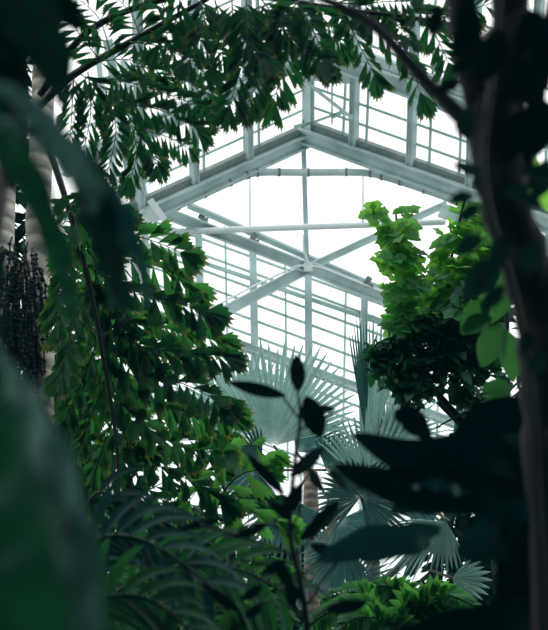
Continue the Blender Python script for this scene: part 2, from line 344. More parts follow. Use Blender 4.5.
def pinna(parent, pts2, d0, d1, L, mat='fish', step=None, droop=.5, spread=40, terminal=True, wide=1., name='pinna', jit=.15):
    """a row of fishtail leaflets along a stalk; points are surveyed (x, y) with distances d0..d1; L leaflet length in metres"""
    k = len(pts2); pts = smooth([P(x, y, d0 + (d1 - d0) * i / max(1, k - 1)) for i, (x, y) in enumerate(pts2)], 5)
    tot = sum((pts[i + 1] - pts[i]).length for i in range(len(pts) - 1)); st = MB()
    st.tube(pts, [L * .028 * (1 - .6 * i / len(pts)) for i in range(len(pts))], 5)
    o = st.build(name, 'stem', parent); step = step or L * .30
    n = max(2, int(tot / step)); m = MB()
    nb = (-FW + V((U(-.4, .4), 0, U(-.3, .3)))).normalized()
    for i in range(n):
        for s in (-1, 1):
            u = min(.98, .06 + .92 * (i + (.25 if s > 0 else 0)) / n); p, d = along(pts, u)
            side = d.cross(nb).normalized() * s
            a = math.radians(spread + U(-10, 10)); dd = d * math.cos(a) + side * math.sin(a) + V((0, 0, -droop)) + V((U(-1, 1), U(-1, 1), U(-1, 1))) * jit
            nn = (nb + V((U(-1, 1), U(-1, 1), U(-1, 1))) * .35)
            fishtail(m, p, dd, nn, L * U(.75, 1.1) * (1 - .25 * u), wide=wide)
    if terminal:
        p, d = along(pts, 1)
        for q in (-.5, 0, .45): fishtail(m, p, d + d.cross(nb) * q + V((0, 0, -droop * .5)), nb, L * .85, wide=1.2 * wide)
    m.build('leaflets', mat, o)
    return o
palm = thing('fishtail_palm', ground(P(36, 300, 6.0)), 'tall fishtail palm with a pale ringed trunk and wedge-shaped jagged leaflets', 'palm')
tb = P(36, 300, 6.0)
g0 = PY(40, 420, tb.y); m = MB(); pts = smooth([ground(g0), V((g0.x, g0.y, g0.z * .5)), g0, PY(37, 300, tb.y), PY(39, 200, tb.y), PY(43, 100, tb.y), PY(49, 0, tb.y), PY(54, -70, tb.y)], 8)
m.tube(pts, [.088 + .010 * math.sin(i * 1.7) * R() for i in range(len(pts))], 16); m.build('trunk', 'trunk', palm)
m = MB()
for i in range(260):          # hanging fruit strings round the trunk
    a = U(0, 2 * PI); top = V((tb.x - .12, tb.y - .06, 0)) + V((math.cos(a) * U(.08, .22), math.sin(a) * .2 - .08, tb.z + U(-.55, .35)))
    q = [top]; h = U(.2, .5)
    for j in range(1, 7): q.append(top + V((math.cos(a) * .07 * j / 6 + U(-.012, .012), U(-.012, .012), -h * j / 6)))
    m.tube(q, .007, 4)
    for b in q[1:]:
        m.tube([b + V((0, 0, .012)), b, b - V((0, 0, .012))], [.005, .017, .005], 5)
m.build('fruit_cluster', 'fruit', palm)
def frond(parent, pts2, d0, d1, rad, mat='stem'):
    k = len(pts2); pts = smooth([P(x, y, d0 + (d1 - d0) * i / (k - 1)) for i, (x, y) in enumerate(pts2)], 6)
    m = MB(); m.tube(pts, [rad * (1 - .7 * i / len(pts)) for i in range(len(pts))], 8); return m.build('frond', mat, parent)
D = 5.2
# frond 1: rising from the trunk to the top of the picture
f = frond(palm, [(40, 105), (75, 74), (130, 42), (200, 3), (240, -20)], 5.9, 4.6, .030, 'blackstem')
for pp, L in (([(80, 74), (112, 96), (148, 146), (156, 165)], .14), ([(88, 72), (91, 110), (84, 150)], .15), ([(106, 92), (116, 130), (106, 178)], .15), ([(128, 114), (137, 150), (131, 176)], .15),
              ([(74, 76), (72, 110), (70, 140)], .13), ([(108, 78), (150, 88), (204, 108)], .16), ([(126, 104), (160, 110), (196, 128)], .15), ([(132, 66), (170, 72), (208, 96)], .16),
              ([(140, 130), (165, 136), (188, 148)], .14), ([(96, 62), (130, 60), (160, 76)], .14), ([(130, 42), (165, 48), (205, 72)], .15), ([(150, 32), (190, 36), (222, 56)], .15),
              ([(110, 52), (100, 20), (80, 0)], .15), ([(140, 36), (130, 12), (110, -8)], .15), ([(170, 20), (160, 0), (150, -15)], .15), ([(100, 60), (80, 35), (66, 12)], .15), ([(160, 24), (190, 14), (214, 22)], .14),
              ([(96, 160), (92, 190), (70, 200)], .13)):
    pinna(f, pp, D + U(-.4, .3), D + U(-.5, .3), L * 1.15, droop=.35, wide=.95, step=.046, jit=.10, spread=46)
# frond 2: arching over the top
f = frond(palm, [(40, 95), (90, 30), (180, -4), (270, -2), (330, 8), (400, 16), (450, 24)], 5.9, 4.5, .026, 'blackstem')
for pp, L in (([(215, 0), (224, 50), (208, 96)], .15), ([(246, 0), (246, 47), (230, 104)], .15), ([(258, 0), (262, 60), (248, 104)], .15), ([(280, 0), (286, 55), (274, 98)], .17), ([(262, 0), (290, 36), (318, 62)], .15),
              ([(296, 2), (312, 28), (326, 62)], .15), ([(322, 4), (300, 20), (276, 40)], .14), ([(232, 2), (236, 30), (262, 58)], .15), ([(300, 0), (280, 24), (270, 60)], .15), ([(340, 4), (352, 30), (374, 74)], .15),
              ([(366, 10), (372, 24), (404, 52), (420, 92)], .15), ([(380, 10), (398, 26), (412, 40)], .12), ([(426, 18), (440, 44), (448, 62)], .15), ([(400, 14), (430, 12), (460, 24)], .14), ([(330, 2), (350, 4), (378, 14)], .13),
              ([(200, 0), (204, 26), (190, 60)], .15), ([(180, 0), (176, 20), (160, 44)], .15), ([(310, 4), (330, 26), (340, 42)], .14), ([(350, 8), (380, 2), (410, 2)], .12), ([(436, 20), (470, 10), (500, 0)], .14)):
    pinna(f, pp, 4.8 + U(-.3, .3), 4.7 + U(-.4, .3), L * 1.2, droop=.35, wide=1.05, step=.056, jit=.12, spread=44)
# frond 3: long dark stalk hanging down the left
f = frond(palm, [(42, 130), (66, 200), (88, 280), (104, 360), (116, 440), (120, 510)], 5.9, 5.0, .024, 'blackstem')
rows = [([(68, 215), (100, 225), (150, 240), (185, 252)], .19), ([(76, 240), (120, 258), (165, 268), (196, 284)], .20), ([(82, 262), (120, 285), (170, 300), (215, 312)], .19), ([(88, 290), (130, 318), (180, 330), (226, 340)], .18),
        ([(94, 318), (140, 346), (190, 352), (236, 356)], .18), ([(98, 340), (140, 372), (190, 384), (232, 402)], .18), ([(104, 366), (150, 398), (200, 412), (246, 414)], .17), ([(108, 390), (150, 430), (200, 450), (236, 452)], .17),
        ([(112, 420), (150, 460), (195, 480), (232, 500)], .17), ([(116, 450), (150, 490), (200, 520)], .17), ([(118, 480), (140, 520), (180, 560)], .17),
        ([(72, 235), (62, 280), (60, 320)], .17), ([(88, 290), (72, 330), (62, 372)], .18), ([(98, 340), (82, 380), (66, 420)], .18), ([(106, 380), (90, 420), (70, 470)], .18), ([(112, 420), (96, 470), (84, 510)], .18),
        ([(66, 205), (100, 200), (124, 214)], .17), ([(84, 275), (110, 310), (140, 350)], .17), ([(100, 350), (120, 400), (140, 440)], .17)]
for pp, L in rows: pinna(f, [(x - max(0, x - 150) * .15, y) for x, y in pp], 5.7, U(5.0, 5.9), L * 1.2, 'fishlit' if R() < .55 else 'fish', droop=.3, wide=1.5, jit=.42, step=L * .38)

# second stem of the clump behind
pm2 = thing('fishtail_palm', ground(P(2, 300, 7.0)), 'slim pale palm stem at the far left edge behind the ringed trunk', 'palm')
tb2 = P(2, 300, 7.0); m = MB(); m.tube(smooth([ground(PY(2, 420, tb2.y)), PY(2, 420, tb2.y), PY(1, 300, tb2.y), PY(4, 180, tb2.y), PY(10, 60, tb2.y), PY(16, -60, tb2.y)], 6), .10, 14); m.build('trunk', 'trunk', pm2)
f = frond(pm2, [(4, 420), (60, 470), (130, 510), (240, 520)], 7.0, 6.6, .024)
for pp, L in (([(30, 450), (60, 500), (90, 560)], .22), ([(60, 470), (110, 450), (150, 450)], .20), ([(90, 490), (130, 540), (170, 590)], .22), ([(120, 505), (170, 480), (215, 470)], .2), ([(150, 512), (190, 550), (230, 590)], .2), ([(180, 515), (220, 540), (262, 560)], .2), ([(200, 516), (240, 500), (270, 500)], .18)):
    pinna(f, pp, 6.8, 6.8, L, 'fish', droop=.3, wide=1.2)
f = frond(pm2, [(4, 250), (40, 280), (90, 330), (150, 420), (180, 470)], 7.0, 7.2, .024)
for pp, L in (([(30, 270), (70, 250), (120, 245)], .24), ([(60, 300), (110, 290), (160, 300)], .24), ([(80, 320), (130, 350), (190, 360)], .24), ([(110, 360), (90, 400), (60, 430)], .24), ([(120, 380), (170, 400), (210, 430)], .24), ([(150, 420), (120, 460), (100, 500)], .24), ([(160, 440), (190, 440), (220, 440)], .24), ([(50, 290), (56, 340), (50, 400)], .2), ([(24, 264), (60, 226), (96, 200)], .22), ([(90, 330), (140, 320), (180, 330)], .22)):
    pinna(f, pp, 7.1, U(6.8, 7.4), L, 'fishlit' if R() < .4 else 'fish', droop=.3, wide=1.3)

# young palm with bright wedge leaflets, lower middle
yp = thing('young_fishtail_palm', ground(P(230, 560, 6.0)), 'young bright green fishtail palm in the lower middle below the silver fans', 'palm')
m = MB(); b_ = P(232, 540, 6.0); m.tube([V((b_.x, b_.y, z)) for z in lin(0, b_.z, 8)], .03, 8); m.build('trunk', 'stem', yp)
f = frond(yp, [(232, 540), (226, 500), (222, 470), (230, 440)], 6.0, 5.8, .014)
for pp, L in (([(224, 490), (240, 475), (256, 470)], .25), ([(226, 500), (250, 510), (276, 520)], .25), ([(228, 520), (210, 530), (190, 545)], .22), ([(230, 530), (250, 540), (270, 556)], .24), ([(222, 470), (205, 480), (190, 500)], .22), ([(226, 452), (250, 445), (268, 452)], .2)):
    pinna(f, pp, 5.9, 5.8, L, 'fern', step=.14, droop=.3, wide=1.6)

# ------------------------------------------------------------------ fan palms
def fan(parent, hub, ang, half, L, tilt=.0, n=34, mat='fan', joined=.5, bend=.18, yaw=0., petiole=None, prad=.014, sag=.06, foldw=1.1, name='fan_leaf'):
    """pleated costapalmate fan: hub surveyed (x, y, d); ang image direction of the middle; half spread; L length m"""
    h = P(*hub); up = D2(ang); side = D2(ang + 90); nrm = -FW
    up = (up * math.cos(tilt) + nrm * math.sin(tilt)).normalized(); nrm = side.cross(up).normalized()
    if nrm.dot(FW) > 0: nrm = -nrm
    side = (side * math.cos(yaw) + nrm * math.sin(yaw)).normalized(); nrm = side.cross(up).normalized()
    n = int(n * .74); m = MB(); hf = math.radians(half); rr = U(.2, .8)
    for i in range(n):
        a0 = -hf + 2 * hf * i / n; a1 = -hf + 2 * hf * (i + 1) / n; am = (a0 + a1) / 2
        le = L * (1 - .22 * (am / hf) ** 2) * U(.93, 1.05); r_ = min(1, max(0, rr + U(-.3, .3)))
        dirv = lambda a: side * math.sin(a) + up * math.cos(a)
        def pt(a, q, z=0): return h + dirv(a) * (q * le) + nrm * (z - bend * q * q * L * math.cos(a) ** 2 * .5) + V((0, 0, -1)) * (sag * q ** 3 * L * 2)
        wd = (a1 - a0); j = joined
        pl = wd * le * .5 * foldw
        vs = [pt(am, .01), pt(a0, .25), pt(am, .25, pl * .25), pt(a1, .25), pt(a0, j), pt(am, j, pl * j), pt(a1, j)]
        c = [(.70, .86), (.87, .52), (1.0, .03)]
        jx = U(-.10, .10) * wd
        fs = [(0, 1, 2), (0, 2, 3), (1, 4, 5, 2), (2, 5, 6, 3)]; ts = [0, .2, .2, .2, .5, .5, .5]
        for u, ww in c:
            o = len(vs); ww_ = wd * ww * .5 * (j / u) * 1.15
            vs += [pt(am - ww_ + jx * u, u), pt(am + jx * u, u, pl * .4), pt(am + ww_ + jx * u, u)]; ts += [u] * 3
            fs += [(o - 3, o, o + 1, o - 2), (o - 2, o + 1, o + 2, o - 1)]
        m.add(vs, fs, ts, r_)
    ob = m.build(name, mat, parent, False)
    if petiole:
        q = MB(); pp = smooth([P(*x) for x in petiole] + [h], 5); q.tube(pp, prad, 7); q.build('leaf_stalk', 'petiole', ob)
    return ob
fp = thing('fan_palm', ground(P(312, 600, 9.6)), 'silver-blue fan palm with a tan trunk and large pleated fans in the middle', 'palm')
c_ = P(312, 560, 9.6)
m = MB(); tp_ = P(311, 462, 9.6).z
m.tube([V((c_.x, c_.y, z)) for z in lin(0, tp_, 24)], [.085 + .006 * math.sin(i * 1.9) for i in range(24)], 14); m.build('trunk', 'fantrunk', fp)
for (x, y, x2, y2, w_) in ((327, 604, 318, 556, .07), (322, 600, 331, 560, .06), (300, 610, 306, 570, .06), (312, 600, 326, 548, .05)):
    m = MB(); a, b = P(x, y, 9.4), P(x2, y2, 9.4); m.leaf(a, b - a, -FW, (b - a).length, w_ * 2, strap, fold=.25); m.build('leaf_base', 'boot', fp)
h0 = (311, 470, 9.6)
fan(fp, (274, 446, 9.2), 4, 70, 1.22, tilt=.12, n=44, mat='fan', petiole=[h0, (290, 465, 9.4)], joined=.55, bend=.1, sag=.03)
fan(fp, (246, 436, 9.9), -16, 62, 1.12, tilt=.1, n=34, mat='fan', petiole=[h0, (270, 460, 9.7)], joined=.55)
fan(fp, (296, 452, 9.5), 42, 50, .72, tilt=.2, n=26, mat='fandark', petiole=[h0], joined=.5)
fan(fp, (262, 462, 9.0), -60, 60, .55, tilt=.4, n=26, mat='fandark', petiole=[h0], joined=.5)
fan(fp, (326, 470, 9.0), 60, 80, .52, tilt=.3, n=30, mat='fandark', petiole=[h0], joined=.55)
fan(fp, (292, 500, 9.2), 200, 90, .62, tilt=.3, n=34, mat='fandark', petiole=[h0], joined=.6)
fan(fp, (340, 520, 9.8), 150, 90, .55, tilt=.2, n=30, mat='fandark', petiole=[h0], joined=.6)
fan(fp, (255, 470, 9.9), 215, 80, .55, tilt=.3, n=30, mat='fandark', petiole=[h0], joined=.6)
for pp in ([(250, 484, 9.0), (270, 512, 9.1), (293, 548, 9.3)], [(380, 430, 9.0), (350, 480, 9.3), (316, 560, 9.6)]):
    m = MB(); m.tube([P(*q) for q in pp], .03, 8); m.build('leaf_stalk', 'petiole', fp)

fp2 = thing('fan_palm', ground(P(378, 600, 9.0)), 'dark slate-blue fan palm with spiky upright fans below the leafy ficus', 'palm')
c_ = P(372, 540, 9.0); m = MB(); m.tube([V((c_.x, c_.y, z)) for z in lin(0, P(0, 535, 9).z, 14)], .07, 12); m.build('trunk', 'fantrunk', fp2)
k0 = (372, 535, 9.0)
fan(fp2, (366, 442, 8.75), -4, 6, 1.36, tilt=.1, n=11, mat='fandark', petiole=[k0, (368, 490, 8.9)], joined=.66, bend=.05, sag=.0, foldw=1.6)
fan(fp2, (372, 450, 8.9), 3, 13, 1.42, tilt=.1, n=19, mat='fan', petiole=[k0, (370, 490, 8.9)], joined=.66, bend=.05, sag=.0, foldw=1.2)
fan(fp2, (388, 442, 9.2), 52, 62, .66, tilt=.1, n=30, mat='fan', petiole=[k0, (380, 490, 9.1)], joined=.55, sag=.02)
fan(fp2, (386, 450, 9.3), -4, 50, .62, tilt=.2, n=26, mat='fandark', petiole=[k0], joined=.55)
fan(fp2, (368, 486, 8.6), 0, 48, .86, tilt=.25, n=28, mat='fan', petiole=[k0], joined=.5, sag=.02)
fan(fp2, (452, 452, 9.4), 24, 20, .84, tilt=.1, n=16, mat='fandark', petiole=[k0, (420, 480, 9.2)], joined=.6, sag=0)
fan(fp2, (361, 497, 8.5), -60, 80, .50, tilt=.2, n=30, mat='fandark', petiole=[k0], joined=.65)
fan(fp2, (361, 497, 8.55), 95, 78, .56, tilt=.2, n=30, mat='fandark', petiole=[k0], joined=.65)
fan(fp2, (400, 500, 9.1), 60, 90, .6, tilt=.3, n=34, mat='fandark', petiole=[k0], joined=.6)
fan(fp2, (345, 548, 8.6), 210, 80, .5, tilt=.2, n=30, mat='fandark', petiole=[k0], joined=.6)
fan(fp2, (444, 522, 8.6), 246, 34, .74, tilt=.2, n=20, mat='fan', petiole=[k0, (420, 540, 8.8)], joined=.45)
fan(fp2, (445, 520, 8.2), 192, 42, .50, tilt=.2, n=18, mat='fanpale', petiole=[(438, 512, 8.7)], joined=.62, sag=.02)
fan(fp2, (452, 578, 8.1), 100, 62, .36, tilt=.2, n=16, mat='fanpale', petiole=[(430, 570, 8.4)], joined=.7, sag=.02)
fan(fp2, (346, 592, 8.8), 60, 60, .62, tilt=.3, n=26, mat='fandark', petiole=[(340, 620, 8.8)], joined=.4)
m = MB(); m.tube([P(360, 600, 8.7), P(398, 568, 8.6), P(444, 526, 8.5)], .035, 8); m.build('leaf_stalk', 'boot', fp2)

# ------------------------------------------------------------------ ficus / climbing plants with foliage clusters
def cluster(m, c, rad, n, L, prof, squash=(1, .8, 1), face=None, droop=.3, W=.62):
    for i in range(n):
        a = V((R() - .5, R() - .5, R() - .5)).normalized(); q = V((a.x * squash[0], a.y * squash[1], a.z * squash[2])) * rad * U(.25, 1)
        d = (a + V((0, 0, .25)) + V((U(-1, 1), U(-1, 1), U(-1, 1))) * .5).normalized(); nn = V((U(-1, 1), -1.0, U(-.2, 1.2))).normalized()
        l = L * U(.7, 1.2); m.leaf(c + q, d, nn, l, l * W, prof, droop=droop, fold=.12, k=8)
def rosette(m, c, n, L, prof, W=.7, tiltv=None):
    ax = (tiltv or V((U(-.7, .7), U(-1.2, -.5), U(.2, .9)))).normalized(); a0 = ax.orthogonal().normalized(); b0 = ax.cross(a0); ph = U(0, 6)
    for i in range(n):
        t = ph + 2 * PI * i / n + U(-.2, .2); e = U(-.1, .5); d = (a0 * math.cos(t) + b0 * math.sin(t)) * math.cos(e) + ax * math.sin(e)
        m.leaf(c, d, ax, L * U(.75, 1.15), L * W, prof, droop=.35, fold=.15, k=8)
fc = thing('leafy_ficus', ground(P(530, 600, 8.2)), 'leafy ficus with bright lobed green leaves lit from behind at upper right', 'shrub')
def twig(parent, pts, rad, mat='bark', nm='branch'):
    m = MB(); q = smooth([P(*x) for x in pts], 6); m.tube(q, [rad * (1 - .6 * i / len(q)) for i in range(len(q))], 7); return m.build(nm, mat, parent)
m = MB(); q0 = P(440, 400, 8.2); m.tube(smooth([ground(P(530, 600, 8.2)), P(520, 560, 8.2), P(490, 460, 8.2), q0], 5), .05, 10); m.build('trunk', 'bark', fc)
b1 = twig(fc, [(440, 400, 8.2), (415, 350, 8.1), (404, 300, 8.0), (398, 250, 8.0), (396, 214, 8)], .022)
m = MB()
for i in range(52):
    t = R(); y = 212 + 118 * t; x = 391 + 15 * t + U(-1, 1) * (19 - 5 * t); rosette(m, P(x, y, 8.0 + U(-.25, .25)), 6, .15, lobed, .8)
m.build('foliage', 'bright', b1)
m = MB()
for i in range(13):
    t = R(); y = 250 + 90 * t; x = 402 + 8 * t + U(-1, 1) * 14; rosette(m, P(x, y, 7.7 + U(-.1, .2)), 6, .15, lobed, .7)
m.build('shaded_foliage', 'fern', b1)  # darker leaf colour stands in for shade inside the crown
b2 = twig(fc, [(440, 400, 8.2), (450, 340, 8.3), (448, 280, 8.3), (460, 220, 8.3), (466, 196, 8.3)], .022)
m = MB()
for i in range(84):
    t = R(); y = 200 + 130 * t; x = 476 - 16 * t + U(-1, 1) * (22 + 16 * t); rosette(m, P(x, y, 8.3 + U(-.3, .3)), 6, .17, lobed, .8)
m.build('foliage', 'bright', b2)
m = MB()
for i in range(24):
    t = R(); y = 262 + 110 * t; x = 468 + U(-1, 1) * 26; rosette(m, P(x, y, 7.8 + U(-.1, .2)), 6, .17, lobed, .7)
m.build('shaded_foliage', 'fern', b2)  # shade inside this crown again given by darker leaf colour
cv = thing('creeping_vine', ground(P(520, 600, 7.7)), 'dense dark creeping vine with small leaves beneath the bright ficus', 'vine')
m = MB(); q0 = P(425, 380, 7.8); m.tube(smooth([ground(P(520, 600, 7.7)), P(510, 560, 7.7), P(480, 450, 7.8), q0], 5), .03, 8); m.build('stem', 'bark', cv)
for path, sp, cnt in (([(425, 380, 7.8), (404, 350, 7.7), (384, 354, 7.7), (374, 360, 7.7)], 12, 70), ([(425, 380, 7.8), (440, 345, 7.8), (470, 350, 7.8), (490, 370, 7.8)], 20, 100), ([(425, 380, 7.8), (408, 390, 7.7), (396, 372, 7.6)], 16, 70), ([(440, 360, 7.8), (470, 320, 7.8), (492, 310, 7.8)], 22, 90), ([(410, 340, 7.8), (430, 326, 7.8), (450, 330, 7.8)], 14, 60), ([(450, 360, 7.8), (462, 390, 7.8), (476, 410, 7.8)], 12, 40)):
    b = twig(cv, path, .014); m = MB(); pts = smooth([P(*x) for x in path], 6)
    for i in range(int(cnt * 3.2)):
        p, d = along(pts, R()); p = p + V((U(-1, 1), U(-.7, .7), U(-1, 1))) * sp / FP * 7.8
        l = U(.08, .16); m.leaf(p, V((U(-1, 1), U(-1, .3), U(-.9, .6))), V((U(-1, 1), -1, 1)), l, l * .7, oval, droop=.5, k=5)
    m.build('foliage', 'mid', b)
m = MB(); bb = [P(490, 330, 7.4), P(480, 352, 7.4)]
twig(cv, [(490, 414, 7.6), (470, 412, 7.6), (450, 420, 7.6), (436, 428, 7.6)], .014)

# hanging vine with big heart leaves beside the bark trunk
hv = thing('climbing_vine', ground(P(508, 560, 3.2)), 'climbing vine with large mid-green leaves hanging beside the dark trunk', 'vine')
m = MB(); pts = smooth([P(507, 760, 3.3), P(509, 430, 3.2), P(508, 340, 3.2), P(506, 270, 3.2), P(512, 200, 3.2), P(520, 130, 3.2)], 8)
pts = [V((pts[0].x, pts[0].y, 0))] + pts; m.tube(pts, .007, 6); m.build('stem', 'blackstem', hv)
for x, y, a, L, mt in ((500, 324, 205, .17, 'vineleaf'), (492, 318, 250, .13, 'vineleaf'), (504, 330, 170, .19, 'vineleaf'), (510, 392, 230, .15, 'vineleaf'), (508, 400, 200, .17, 'vineleaf'), (512, 388, 270, .12, 'vineleaf'), (506, 268, 200, .22, 'vineleaf'), (500, 262, 230, .18, 'dusk'), (512, 262, 160, .18, 'vineleaf'),
                       (488, 300, 220, .16, 'vineleaf'), (528, 150, 190, .20, 'bright'), (536, 170, 160, .17, 'bright'), (520, 200, 200, .16, 'bright'), (526, 132, 100, .16, 'bright'), (516, 425, 200, .12, 'vineleaf'), (520, 300, 150, .18, 'vineleaf')):
    m = MB(); m.leaf(P(x, y, 3.15 + U(-.05, .05)), D2(a), -FW + V((U(-.3, .3), 0, .5)), L, L * .62, oval, droop=.15, k=10); m.build('leaf', mt, hv)

# ------------------------------------------------------------------ dark bark tree, near right
dt = thing('bark_tree', ground(P(545, 600, 1.75)), 'dark out-of-focus tree trunk with rough bark at the right edge', 'tree')
def limb(parent, pts, r0, r1, name='branch', mat='bark', toground=False):
    q = smooth([P(*x) for x in pts], 6)
    if toground: q = [V((q[0].x + .03, q[0].y, -.0))] + q
    m = MB(); n = len(q); m.tube(q, [(r0 + (r1 - r0) * i / n) * U(.9, 1.12) for i in range(n)], 12); return m.build(name, mat, parent)
dl = 1.75
tr = limb(dt, [(560, 720, dl), (556, 560, dl), (550, 460, dl), (545, 380, dl), (534, 290, dl), (506, 210, dl), (494, 130, dl)], .050, .050, 'trunk', toground=True)
limb(dt, [(494, 160, dl), (486, 110, dl), (472, 60, dl), (462, 10, dl), (460, -60, dl)], .042, .026)
limb(dt, [(500, 180, dl), (504, 120, dl), (508, 60, dl), (512, -60, dl)], .044, .036)
limb(dt, [(512, 220, dl), (528, 150, dl), (540, 80, dl), (556, 0, dl)], .020, .016)
limb(dt, [(478, 138, dl), (452, 108, dl), (424, 80, dl), (396, 48, dl), (366, 20, dl), (330, 2, dl), (300, -8, dl)], .017, .006, mat='limb')
for y0, x0 in ((180, 500), (256, 518), (340, 540), (430, 550), (110, 490), (40, 508), (70, 500)):   # gnarled knots
    m = MB(); p = P(x0 + 4 + U(-5, 5), y0, dl - .01); m.tube([p + V((0, 0, -.08)), p + V((0, 0, -.02)), p + V((.004, 0, .03)), p + V((0, 0, .09))], [.03, .050, .048, .03], 10); m.build('knot', 'bark', dt)
vl = thing('trunk_creeper', ground(P(500, 500, 1.65)), 'near-black creeper leaves clinging up the blurred bark trunk', 'vine')
m = MB(); q = smooth([P(546, 720, 1.64), P(534, 420, 1.64), P(516, 300, 1.64), P(484, 180, 1.62), P(494, 60, 1.62), P(500, -20, 1.62)], 6); q = [V((q[0].x, q[0].y, 0))] + q; m.tube(q, .006, 6); st_ = m.build('stem', 'blackstem', vl)
for x, y, a, L in ((478, 176, 300, .052), (474, 196, 262, .050), (480, 205, 235, .05), (470, 140, 330, .05), (476, 120, 300, .045), (500, 196, 70, .06), (516, 196, 110, .055), (482, 236, 240, .06), (486, 258, 200, .07), (504, 286, 225, .06), (500, 236, 190, .07), (490, 160, 200, .07), (520, 170, 100, .06), (478, 60, 250, .06),
                   (500, 30, 200, .1), (520, 60, 160, .1), (480, 20, 220, .09), (540, 40, 190, .12), (545, 100, 190, .11), (470, 0, 190, .08), (530, 10, 170, .12), (524, 110, 200, .1), (548, 160, 200, .08), (538, 240, 200, .07), (530, 330, 200, .05), (460, 82, 250, .05), (440, 8, 200, .06), (540, 350, 190, .05)):
    m = MB(); m.leaf(P(x, y, 1.62 + U(-.06, .06)), D2(a), -FW + V((U(-.3, .3), 0, .4)), L, L * .62, lambda u: oval(u) * (1 + .1 * math.sin(u * 20)), droop=.2, k=10); m.build('leaf', 'dusk' if y > 110 else 'black', vl)

# ------------------------------------------------------------------ near strap leaves, left
def ribbon(parent, pts, wpx, mat, name='leaf', fold=.12, k=8):
    """broad blade following surveyed points (x, y, d) with given widths"""
    q = smooth([P(*p) for p in pts], k); n = len(q); ww = []
    for i in range(n):
        u = i / (n - 1) * (len(wpx) - 1); j = min(int(u), len(wpx) - 2); w0 = wpx[j] + (wpx[j + 1] - wpx[j]) * (u - j); ww.append(w0 / FP * (q[i] - CAM).dot(FW))
    vs = []; ts = []
    for i, p in enumerate(q):
        d = (q[min(i + 1, n - 1)] - q[max(i - 1, 0)]).normalized(); x = d.cross(-FW).normalized(); nn = x.cross(d)
        for s in (-1, -.5, 0, .5, 1): vs.append(p + x * (s * ww[i] / 2) + nn * (abs(s) * ww[i] * fold) + nn * (.01 * math.sin(i * .8) * s)); ts.append(i / n)
    fs = [(i * 5 + j, i * 5 + j + 1, i * 5 + j + 6, i * 5 + j + 5) for i in range(n - 1) for j in range(4)]
    m = MB(); m.add(vs, fs, ts, U(.2, .8)); return m.build(name, mat, parent)
sp1 = thing('strap_leaf_plant', ground(P(10, 700, .95)), 'blurred near plant with broad arching green strap leaves at the left edge', 'plant')
m = MB(); bs = P(-10, 640, .95); m.tube([V((bs.x, bs.y, z)) for z in lin(0, P(-10, 560, .95).z, 10)], [.03] * 10, 10); m.build('stem', 'stem', sp1)
ribbon(sp1, [(-40, 350, .95), (-4, 410, .9), (30, 480, .85), (54, 560, .8), (72, 680, .8)], [40, 62, 92, 105, 80], 'strap')
ribbon(sp1, [(-20, 330, .93), (16, 380, .88), (48, 445, .82), (74, 530, .78), (92, 640, .76)], [6, 22, 36, 40, 30], 'strapgrey')  # grey blade stands in for the highlight along the big leaf's edge
ribbon(sp1, [(-20, 380, .98), (10, 480, .95), (24, 560, .92), (30, 680, .9)], [30, 60, 80, 60], 'strap')
ribbon(sp1, [(-20, 110, .95), (24, 170, .93), (54, 236, .92), (68, 290, .92), (76, 340, .92)], [36, 34, 30, 22, 2], 'strap')
ribbon(sp1, [(84, 170, .98), (98, 210, .96), (108, 250, .96), (120, 290, .96), (126, 330, .97)], [30, 38, 32, 22, 2], 'dusk')
ribbon(sp1, [(60, 130, 1.05), (86, 170, 1.02), (116, 210, 1.0), (136, 250, 1.0), (150, 310, 1.02)], [4, 34, 26, 18, 2], 'teal')
ribbon(sp1, [(-20, 85, .9), (16, 95, .9), (44, 125, .9), (70, 160, .92), (96, 196, .95), (116, 240, 1)], [10, 16, 30, 30, 22, 3], 'strapgrey')
ribbon(sp1, [(-30, 150, .9), (0, 122, .9), (30, 134, .9), (60, 170, .92)], [8, 10, 12, 2], 'strapgrey')
ribbon(sp1, [(-30, -20, 1.1), (20, 0, 1.1), (46, 50, 1.1), (66, 110, 1.1)], [60, 70, 46, 4], 'dusk')
ribbon(sp1, [(-30, 210, 1.1), (-10, 260, 1.1), (-4, 320, 1.1), (2, 390, 1.1)], [20, 30, 20, 4], 'dusk')
ribbon(sp1, [(-20, 470, 1.15), (10, 440, 1.15), (28, 420, 1.15), (40, 470, 1.15)], [50, 60, 50, 10], 'dusk')
oc = thing('dark_leaf_plant', ground(P(-10, 640, 1.35)), 'near-black glossy leaf cluster at the upper left before the trunk', 'plant')
m = MB(); bs = P(-70, 640, 1.35); m.tube([V((bs.x, bs.y, z)) for z in lin(0, P(-20, -20, 1.35).z, 10)], .016, 8); m.build('stem', 'blackstem', oc)
for a, w_ in (([(-20, 10, 1.35), (20, 20, 1.32), (50, 50, 1.3), (70, 92, 1.3)], [10, 50, 44, 4]), ([(-20, 50, 1.35), (2, 80, 1.32), (8, 130, 1.3), (10, 190, 1.3)], [10, 56, 40, 4]), ([(-20, -10, 1.35), (20, -6, 1.32), (60, 8, 1.3), (84, 30, 1.3)], [10, 46, 40, 2]),
              ([(-20, 0, 1.36), (0, 50, 1.33), (4, 110, 1.33)], [60, 60, 10])):
    ribbon(oc, a, w_, 'black')

